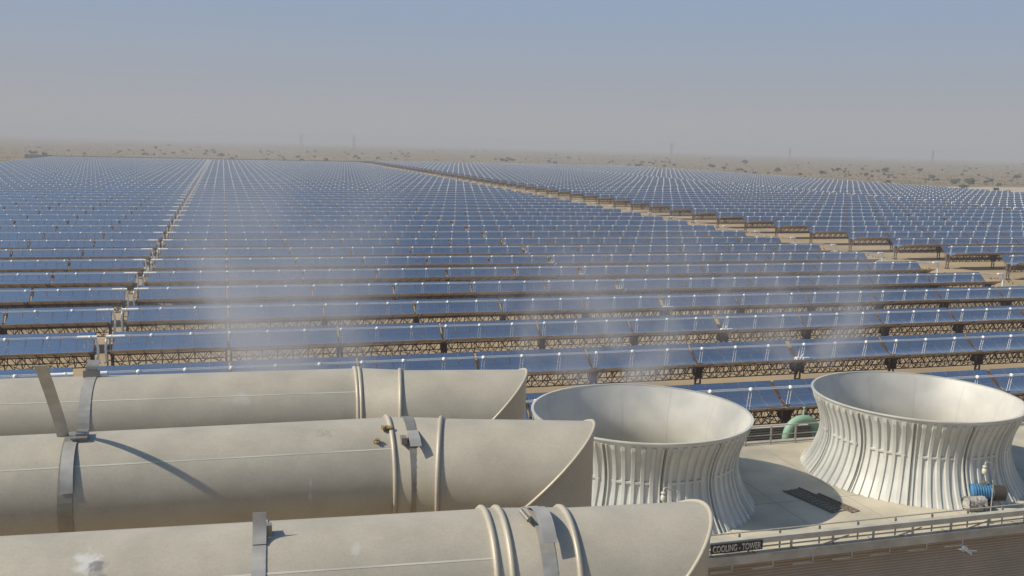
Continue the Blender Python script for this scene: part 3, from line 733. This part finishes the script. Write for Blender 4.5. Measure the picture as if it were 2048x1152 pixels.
def stain(M, t, O, c, size, col, amount, seed, thr=.42, ns=14):
    """a mark of its own on the paint: lime or soot around one point"""
    T_ = M.node_tree; A_ = T_.nodes.new; L = T_.links.new; b_ = T_.nodes['Principled BSDF']
    src = b_.inputs['Base Color'].links[0].from_socket
    tc_ = A_('ShaderNodeTexCoord'); mp_ = A_('ShaderNodeMapping'); mp_.vector_type = 'TEXTURE'
    mp_.inputs['Location'].default_value = c-O; mp_.inputs['Scale'].default_value = size; L(tc_.outputs['Object'], mp_.inputs[0])
    ln = A_('ShaderNodeVectorMath'); ln.operation = 'LENGTH'; L(mp_.outputs[0], ln.inputs[0])
    n_ = A_('ShaderNodeTexNoise'); n_.inputs['Scale'].default_value = ns; n_.inputs['Detail'].default_value = 6; n_.noise_dimensions = '4D'; n_.inputs['W'].default_value = seed
    L(tc_.outputs['Object'], n_.inputs['Vector'])
    m_ = A_('ShaderNodeMapRange'); m_.inputs['From Min'].default_value = 0; m_.inputs['From Max'].default_value = 1; m_.inputs['To Min'].default_value = .30; m_.inputs['To Max'].default_value = -.35
    L(ln.outputs['Value'], m_.inputs['Value'])
    ad = A_('ShaderNodeMath'); ad.operation = 'ADD'; L(m_.outputs[0], ad.inputs[0]); L(n_.outputs['Fac'], ad.inputs[1])
    r_ = A_('ShaderNodeMapRange'); r_.inputs['From Min'].default_value = thr+.06; r_.inputs['From Max'].default_value = thr+.26; r_.inputs['To Max'].default_value = amount
    L(ad.outputs[0], r_.inputs['Value'])
    mx_ = A_('ShaderNodeMix'); mx_.data_type = 'RGBA'; L(r_.outputs[0], mx_.inputs['Factor']); L(src, mx_.inputs['A']); mx_.inputs['B'].default_value = (*col, 1)
    L(mx_.outputs['Result'], b_.inputs['Base Color'])
def own_paint(t):
    M = M_DUCT.copy()
    for o in t.children:
        if o.name.startswith('main_run'): o.data.materials[0] = M
    return M
def on_duct(A, ax, s_, Z, x, y):
    C_ = c_at(A, ax, on_y(x, y, A.y-.25).x); a = min(range(0, 110), key=lambda a: abs(px(surf(C_, s_, Z, a, 0))[1]-y)); return surf(C_, s_, Z, a, 0)
M2_ = own_paint(T2); M3_ = own_paint(T3); M1_ = own_paint(T1)
for y in (968, 1000): stain(M2_, T2, O2, on_duct(A2, X2, S2, Z2, 620, y), (.035, .16, .16), (.60, .59, .56), .8, y, .50, 18)
stain(M2_, T2, O2, on_duct(A2, X2, S2, Z2, 650, 865), (.30, .3, .10), (.30, .28, .24), .5, 4, .52, 30)
stain(M3_, T3, O3, on_duct(A3, X3, S3, Z3, 724, 1100), (.09, .14, .14), (.62, .60, .57), .5, 2, .45)
stain(M3_, T3, O3, on_duct(A3, X3, S3, Z3, 175, 1125), (.22, .26, .26), (.66, .65, .63), .8, 3, .46, 16)
stain(M3_, T3, O3, on_duct(A3, X3, S3, Z3, 192, 1138), (.16, .2, .2), (.20, .19, .19), .8, 8, .50, 20)
stain(M1_, T1, O1, on_duct(A1, X1, S1, Z1, 480, 800), (.5, .2, .2), (.62, .60, .56), .4, 6, .52, 9)
# ochre droppings on the middle duct
def clump(lab, x, y, n, sp):
    P = on_y(x, y, c_at(A2, X2, 1.2).y)
    C = c_at(A2, X2, P.x if abs(P.x) < 3 else 1.3)
    best = min(range(30, 100), key=lambda a: abs(px(surf(C, S2, Z2, a, 0))[1]-y))
    q = surf(C, S2, Z2, best, .012); t = thing('debris_clump', lab, 'rubble', q, (0, 0, 0), 'crumbs of debris stuck to the middle duct')
    rn = random.Random(int(x))
    d = MB()
    for i in range(n):
        c = Vector((rn.uniform(-sp, sp), rn.uniform(-sp*.5, sp*.5), rn.uniform(-.01, .02)))
        M = Matrix.Rotation(rn.uniform(0, 3), 3, 'Z') @ Matrix.Rotation(rn.uniform(0, 3), 3, 'X')
        d.box(c, (rn.uniform(.02, .045), rn.uniform(.015, .035), rn.uniform(.015, .03)), 0, M)
    d.build('lump', M_STONE, t)
clump('larger ochre clump of debris on the bead of the middle duct', 768, 860, 9, .04)
clump('small ochre lump of debris left of the middle duct bead', 745, 885, 4, .02)

# ------------------------------------------------------------------ desert beyond the field
def crown(mb, R0, H0, n, leaf, seed, z0):
    rn = random.Random(seed)
    cl = [(rn.uniform(-.6, .6)*R0, rn.uniform(-.6, .6)*R0, z0+H0*rn.uniform(.25, .8), R0*rn.uniform(.3, .55)) for _ in range(9)]
    for i in range(n):
        c = rn.choice(cl); a, b = rn.uniform(0, 2*pi), rn.uniform(-1, 1); rr = c[3]*rn.uniform(.5, 1.05)
        p = Vector((c[0]+rr*cos(a)*math.sqrt(1-b*b), c[1]+rr*sin(a)*math.sqrt(1-b*b), c[2]+rr*b*.75))
        if p.z < z0*.6: p.z = z0*.6
        u = Vector((rn.uniform(-1, 1), rn.uniform(-1, 1), rn.uniform(-1, 1))).normalized(); v = u.orthogonal().normalized(); s = leaf*rn.uniform(.6, 1.4)
        mb.add([p-u*s, p+v*s, p+u*s, p-v*s], [(0, 1, 2, 3)])
TREES = []
for sd in range(4):
    c = MB(); crown(c, 3.0, 3.6, 420, .42, sd+1, 1.7); k = MB()
    k.tube([(0, 0, -.2), (.1, .05, 1.2), (0, .1, 2.2)], [.28, .2, .14], 7)
    for j in range(4): k.tube([(0, .08, 1.6), (1.3*cos(j*1.6+sd), 1.3*sin(j*1.6+sd), 3.2)], [.12, .05], 5)
    TREES.append((c, k))
BUSH = []
for sd in range(4):
    c = MB(); crown(c, 2.4, 2.0, 300, .38, sd+11, .25); BUSH.append(c)
TM = {}
def crown_mesh(kind, i, mt):
    key = (kind, i, mt.name)
    if key not in TM: TM[key] = (TREES[i][0] if kind == 'tree' else BUSH[i]).mesh('crown', mt)
    return TM[key]
TRK = [k.mesh('trunk', M_BARK) for _, k in TREES]
STM = MB(); STM.tube([(0, 0, -.1), (0, 0, .7)], [.15, .08], 6); STM = STM.mesh('stem', M_BARK)
def plant(kind, x, y, hpx, label, mt, i, group):
    P = on_z(x, y, RISE if x > 1250 else 0); 
    if P.y < 0 or P.y > 5200: return
    z = gz(P.x); P.z = z; dep = (P-CAM).dot(FW); h = hpx*dep/F_PX; h0 = 5.2 if kind == 'tree' else 2.3; s = h/h0
    t = thing('desert_tree' if kind == 'tree' else 'shrub', label, 'tree' if kind == 'tree' else 'shrub', P, (0, 0, random.uniform(0, 6)), group)
    t.scale = (s, s, s)
    put(crown_mesh(kind, i, mt), 'crown', t); put(TRK[i] if kind == 'tree' else STM, 'trunk' if kind == 'tree' else 'stem', t)
GT, GS = 'scattered desert trees beyond the mirrors', 'scattered shrubs beyond the mirrors'
MAJOR = [('tree', 312, 300, 9, 'dark round tree alone in the hazy desert at upper left', M_LEAF, 0),
 ('shrub', 443, 313, 8, 'broad dark shrub just behind the head of the hose lane', M_LEAF, 1),
 ('tree', 1489, 331, 13, 'bushy tree standing highest in the centre-right desert', M_LEAF, 1),
 ('tree', 1447, 341, 9, 'small tree close behind the mirrors, centre-right', M_LEAF, 2),
 ('shrub', 1424, 335, 7, 'dark wide shrub between two trees centre-right', M_LEAF, 0),
 ('tree', 1555, 346, 12, 'leaning tree with ragged crown behind the right block', M_LEAF, 3),
 ('tree', 1643, 351, 11, 'small upright tree directly behind the right block edge', M_LEAF, 2),
 ('tree', 1675, 345, 11, 'round dark tree, wider of a close pair at right', M_LEAF, 0),
 ('tree', 1691, 342, 8, 'smaller tree of the close pair at right', M_LEAF, 1),
 ('tree', 1724, 342, 8, 'small purple-brown tree right of the close pair', M_DRY, 2),
 ('tree', 1770, 348, 14, 'tallest dark tree with round crown right of centre', M_LEAF, 3),
 ('tree', 1839, 347, 12, 'narrow tree with thin trunk on bare sand at right', M_DRY, 0),
 ('shrub', 1862, 357, 9, 'spreading grey-green shrub behind the right block', M_LEAF2, 1),
 ('shrub', 1908, 368, 11, 'olive shrub left of the green thicket', M_LEAF2, 2),
 ('tree', 1938, 374, 20, 'largest green tree at the field corner on the right', M_LEAF2, 2),
 ('shrub', 1926, 377, 9, 'low dark bush at the foot of the largest green tree', M_LEAF2, 0),
 ('shrub', 1992, 382, 7, 'dark bush on the pale road verge at right', M_LEAF, 3),
 ('shrub', 2016, 384, 5, 'low dark bush nearest the right edge on the verge', M_LEAF, 1),
 ('tree', 2033, 361, 13, 'dark crowned tree at the far right edge', M_LEAF, 1),
 ('shrub', 1998, 372, 7, 'brownish shrub above the pale road', M_DRY, 2),
 ('shrub', 1776, 366, 6, 'dark bush touching the right block edge', M_LEAF, 3),
 ('shrub', 1731, 352, 7, 'green scrub patch between the pair and the tallest tree', M_LEAF2, 0),
 ('tree', 1310, 345-5, 6, 'tiny tree right behind the bend of the field edge', M_LEAF, 0),
 ('shrub', 1275, 334, 6, 'dark shrub at the bend of the field edge', M_LEAF, 2)]
for i, (k, x, y, h, lab, mt, v) in enumerate(MAJOR): plant(k, x, y, h*.86, lab, mt, v, GT if k == 'tree' else GS)
rn = random.Random(21)
ZONES = [(0, 430, 283, 311, 'small shrub in the hazy desert at upper left', 32), (430, 1000, 295, 322, 'small shrub in the hazy desert behind the middle block', 46),
         (1000, 1450, 304, 332, 'small shrub in the hazy desert centre-right', 46), (1450, 2048, 318, 352, 'small shrub on the open sand at right', 70)]
for x0, x1, y0_, y1_, lab, nn in ZONES:
    for i in range(nn):
        x = rn.uniform(x0, x1); v = rn.random(); tt = (x-x0)/(x1-x0)
        yy = {0: (291, 311), 430: (300, 322), 1000: (309+3*tt, 327+9*tt), 1450: (318+6*tt, 345+25*tt)}[x0]
        y = yy[0]+(yy[1]-yy[0])*v**.8
        plant('shrub', x, y, rn.uniform(1.6, 3.0)+1.8*v, lab, rn.choice([M_LEAF, M_DRY, M_LEAF, M_LEAF2]), rn.randrange(4), GS)
# low scrub nobody could count
sc = MB(); rn = random.Random(5)
for i in range(38000):
    x = rn.uniform(-400, 2500); y = 700+rn.random()**1.6*3200
    inside = (AX-12 < x < C2X+SCA_L+12 and y < 1075)
    if inside or (x < 420 and y < 400): continue
    q = px((x, y, 0))
    if not (-20 < q[0] < 2070): continue
    z = gz(x); s = rn.uniform(.25, .75)*(1 if rn.random() < .85 else 1.6); a = rn.uniform(0, 3)
    for k in range(2):
        dx, dy = cos(a+k*1.6)*s, sin(a+k*1.6)*s
        sc.add([(x-dx, y-dy, z-.05), (x+dx, y+dy, z-.05), (x+dx*.6, y+dy*.6, z+s*.8), (x-dx*.7, y-dy*.7, z+s*.65)], [(0, 1, 2, 3)])
tag(sc.build('scrub', M_DRY), kind='stuff')

gt = MB(); rn = random.Random(9)
for i in range(3800):
    x = rn.uniform(136.5, 152); y = 100+rn.random()**1.4*700
    if math.sin(x*.7+y*.11)+math.sin(y*.043+x*.3) < .35: continue
    z = gz(x)+.03; h = rn.uniform(.12, .4)
    for k in range(3):
        a = rn.uniform(0, 6.3); c, e = cos(a)*h*.7, sin(a)*h*.7
        gt.add([(x-c*.3, y-e*.3, z), (x+c*.3, y+e*.3, z), (x+c, y+e, z+h), (x+c*.5, y+e*.5, z+h*.9)], [(0, 1, 2, 3)])
tag(gt.build('grass', M_LEAF2), kind='stuff')
# perimeter wall behind the last row and down the left side
t = thing('perimeter_wall', 'thin dark boundary wall along the back of the mirror field', 'wall', (0, 1150, 0))
d = MB(); d.box((140, 0, 1.7), (640, .3, 3.4)); d.build('panel', M_WALLP, t); d = MB(); d.box((140, 0, 3.45), (641, .5, .12)); d.build('coping', M_WALLP, t)
# low buildings left of the field
bl = on_z(76, 317, 0)
t = thing('storage_building', 'low dark building with a small tower by the left field corner', 'building', (bl.x, bl.y, 0))
d = MB(); d.box((0, 0, 1.9), (24, 9, 3.8)); d.build('wall', M_TOWER, t); d = MB(); d.box((0, 0, 3.9), (25, 10, .3)); d.build('roof', M_WALLP, t)
d = MB(); d.box((5.5, 0, 5.6), (2.4, 2.4, 3.0)); d.build('water_tank', M_TOWER, t)

# transmission towers
def ttower(x, ytop, lab, Yd, H=45.0):
    P = on_y(x, 300, Yd); t = thing('transmission_tower', lab, 'pylon', (P.x, Yd, gz(P.x)), (0, 0, radians(20)), 'faint power pylons on the horizon')
    d = MB()
    L = [(0, 4.2), (.25, 3.0), (.5, 1.9), (.72, 1.1), (1, .5)]
    for (a, ra), (b, rb) in zip(L, L[1:]):
        for sx_, sy_ in ((1, 1), (1, -1), (-1, 1), (-1, -1)):
            d.bar((sx_*ra, sy_*ra, a*H), (sx_*rb, sy_*rb, b*H), .35)
            d.bar((sx_*ra, sy_*ra, a*H), (-sx_*rb, sy_*rb, b*H), .2); d.bar((sx_*ra, sy_*ra, a*H), (sx_*rb, -sy_*rb, b*H), .2)
    d.build('mast', M_TOWER, t)
    for z, w in ((.68, 7), (.80, 8.5), (.92, 7)):
        d = MB(); d.bar((-w, 0, z*H), (w, 0, z*H), .45); d.bar((-w, 0, z*H), (0, 0, z*H+2.2), .25); d.bar((w, 0, z*H), (0, 0, z*H+2.2), .25); d.build('cross_arm', M_TOWER, t)
ttower(1867, 286, 'clearest faint power pylon, rightmost on the horizon', 1950, 38)
ttower(1580, 288, 'very faint power pylon between two others at right', 2300, 36)
ttower(1343, 283, 'faint power pylon on the horizon right of centre', 2250, 40)
ttower(708, 275, 'faint power pylon above the head of the sandy track', 2700, 42)
ttower(603, 268, 'faint power pylon left of centre on the horizon', 2800, 42)

# ------------------------------------------------------------------ steam from the stacks
def vol_mat(name, dens, h, scale, thr):
    M = bpy.data.materials.new(name); M.use_nodes = True; t = M.node_tree; A = t.nodes.new; L = t.links.new
    t.nodes.remove(t.nodes['Principled BSDF'])
    v = A('ShaderNodeVolumePrincipled'); v.inputs['Color'].default_value = (0.72, 0.73, 0.78, 1); v.inputs['Anisotropy'].default_value = .2
    tcn = A('ShaderNodeTexCoord'); s = A('ShaderNodeSeparateXYZ'); L(tcn.outputs['Generated'], s.inputs[0])
    mp_ = A('ShaderNodeMapping'); L(tcn.outputs['Object'], mp_.inputs[0]); mp_.inputs['Scale'].default_value = (1, 1, .65); mp_.inputs['Rotation'].default_value = (0, radians(25), 0)
    n = A('ShaderNodeTexNoise'); n.inputs['Scale'].default_value = scale; n.inputs['Detail'].default_value = 3.5; n.inputs['Distortion'].default_value = .8
    L(mp_.outputs[0], n.inputs['Vector'])
    r = A('ShaderNodeMapRange'); r.inputs['From Min'].default_value = thr; r.inputs['From Max'].default_value = thr+.3; L(n.outputs['Fac'], r.inputs['Value'])
    def mth(op, a, b=None, c=None):
        q = A('ShaderNodeMath'); q.operation = op
        for i, w in enumerate((a, b, c)):
            if w is None: continue
            if isinstance(w, (int, float)): q.inputs[i].default_value = w
            else: L(w, q.inputs[i])
        return q.outputs[0]
    # radial fade in the box's own x/y and fade with height
    rx = mth('MULTIPLY', mth('SUBTRACT', s.outputs['X'], .5), 2); ry = mth('MULTIPLY', mth('SUBTRACT', s.outputs['Y'], .5), 2)
    rad = mth('SQRT', mth('ADD', mth('MULTIPLY', rx, rx), mth('MULTIPLY', ry, ry)))
    zz = s.outputs['Z']; lim = mth('ADD', .72, mth('MULTIPLY', zz, .28))
    fr = A('ShaderNodeMapRange'); fr.interpolation_type = 'SMOOTHSTEP'; fr.inputs['From Min'].default_value = 1; fr.inputs['From Max'].default_value = .1
    L(mth('DIVIDE', rad, lim), fr.inputs['Value'])
    fz = A('ShaderNodeMapRange'); fz.interpolation_type = 'SMOOTHSTEP'; fz.inputs['From Min'].default_value = 1; fz.inputs['From Max'].default_value = .1; L(zz, fz.inputs['Value'])
    fb = A('ShaderNodeMapRange'); fb.inputs['From Min'].default_value = 0; fb.inputs['From Max'].default_value = .08; L(zz, fb.inputs['Value'])
    dn = mth('MULTIPLY', mth('MULTIPLY', mth('MULTIPLY', r.outputs[0], fr.outputs[0]), mth('MULTIPLY', fz.outputs[0], fb.outputs[0])), dens)
    L(dn, v.inputs['Density']); L(v.outputs[0], t.nodes['Material Output'].inputs['Volume'])
    return M
def plume(X, Y, z0, h, r, mt, lean=0):
    d = MB(); n = 24
    d.lathe([(0.001, 0), (r*.7, 0), (r*.9, h*.3), (r, h*.7), (r, h), (0.001, h)], n)
    return tag(d.build('steam', mt, None, (X, Y, z0), (0, lean, 0)), kind='stuff')
MS = vol_mat('steam_vapour', .72, 1, .20, .43); MS2 = vol_mat('thin_steam_vapour', .62, 1, .26, .45)
plume(2.6, 38.5, 13.2, 15.0, 7.6, MS, radians(-10))
plume(17.2, 41.5, 15.3, 8.2, 8.0, MS2, radians(-8))
plume(29.4, 45.0, 15.3, 6.8, 8.2, MS2, radians(-6))

# ------------------------------------------------------------------ haze
hz = MB(); hz.box((0, 7850, 25), (28200, 16500, 54))
M = bpy.data.materials.new('dusty_air'); M.use_nodes = True; t_ = M.node_tree; t_.nodes.remove(t_.nodes['Principled BSDF'])
v = t_.nodes.new('ShaderNodeVolumePrincipled'); v.inputs['Color'].default_value = (0.62, 0.64, 0.70, 1); v.inputs['Density'].default_value = 0.00038
v.inputs['Anisotropy'].default_value = 0.0
t_.links.new(v.outputs[0], t_.nodes['Material Output'].inputs['Volume'])
tag(hz.build('haze', M), kind='stuff')
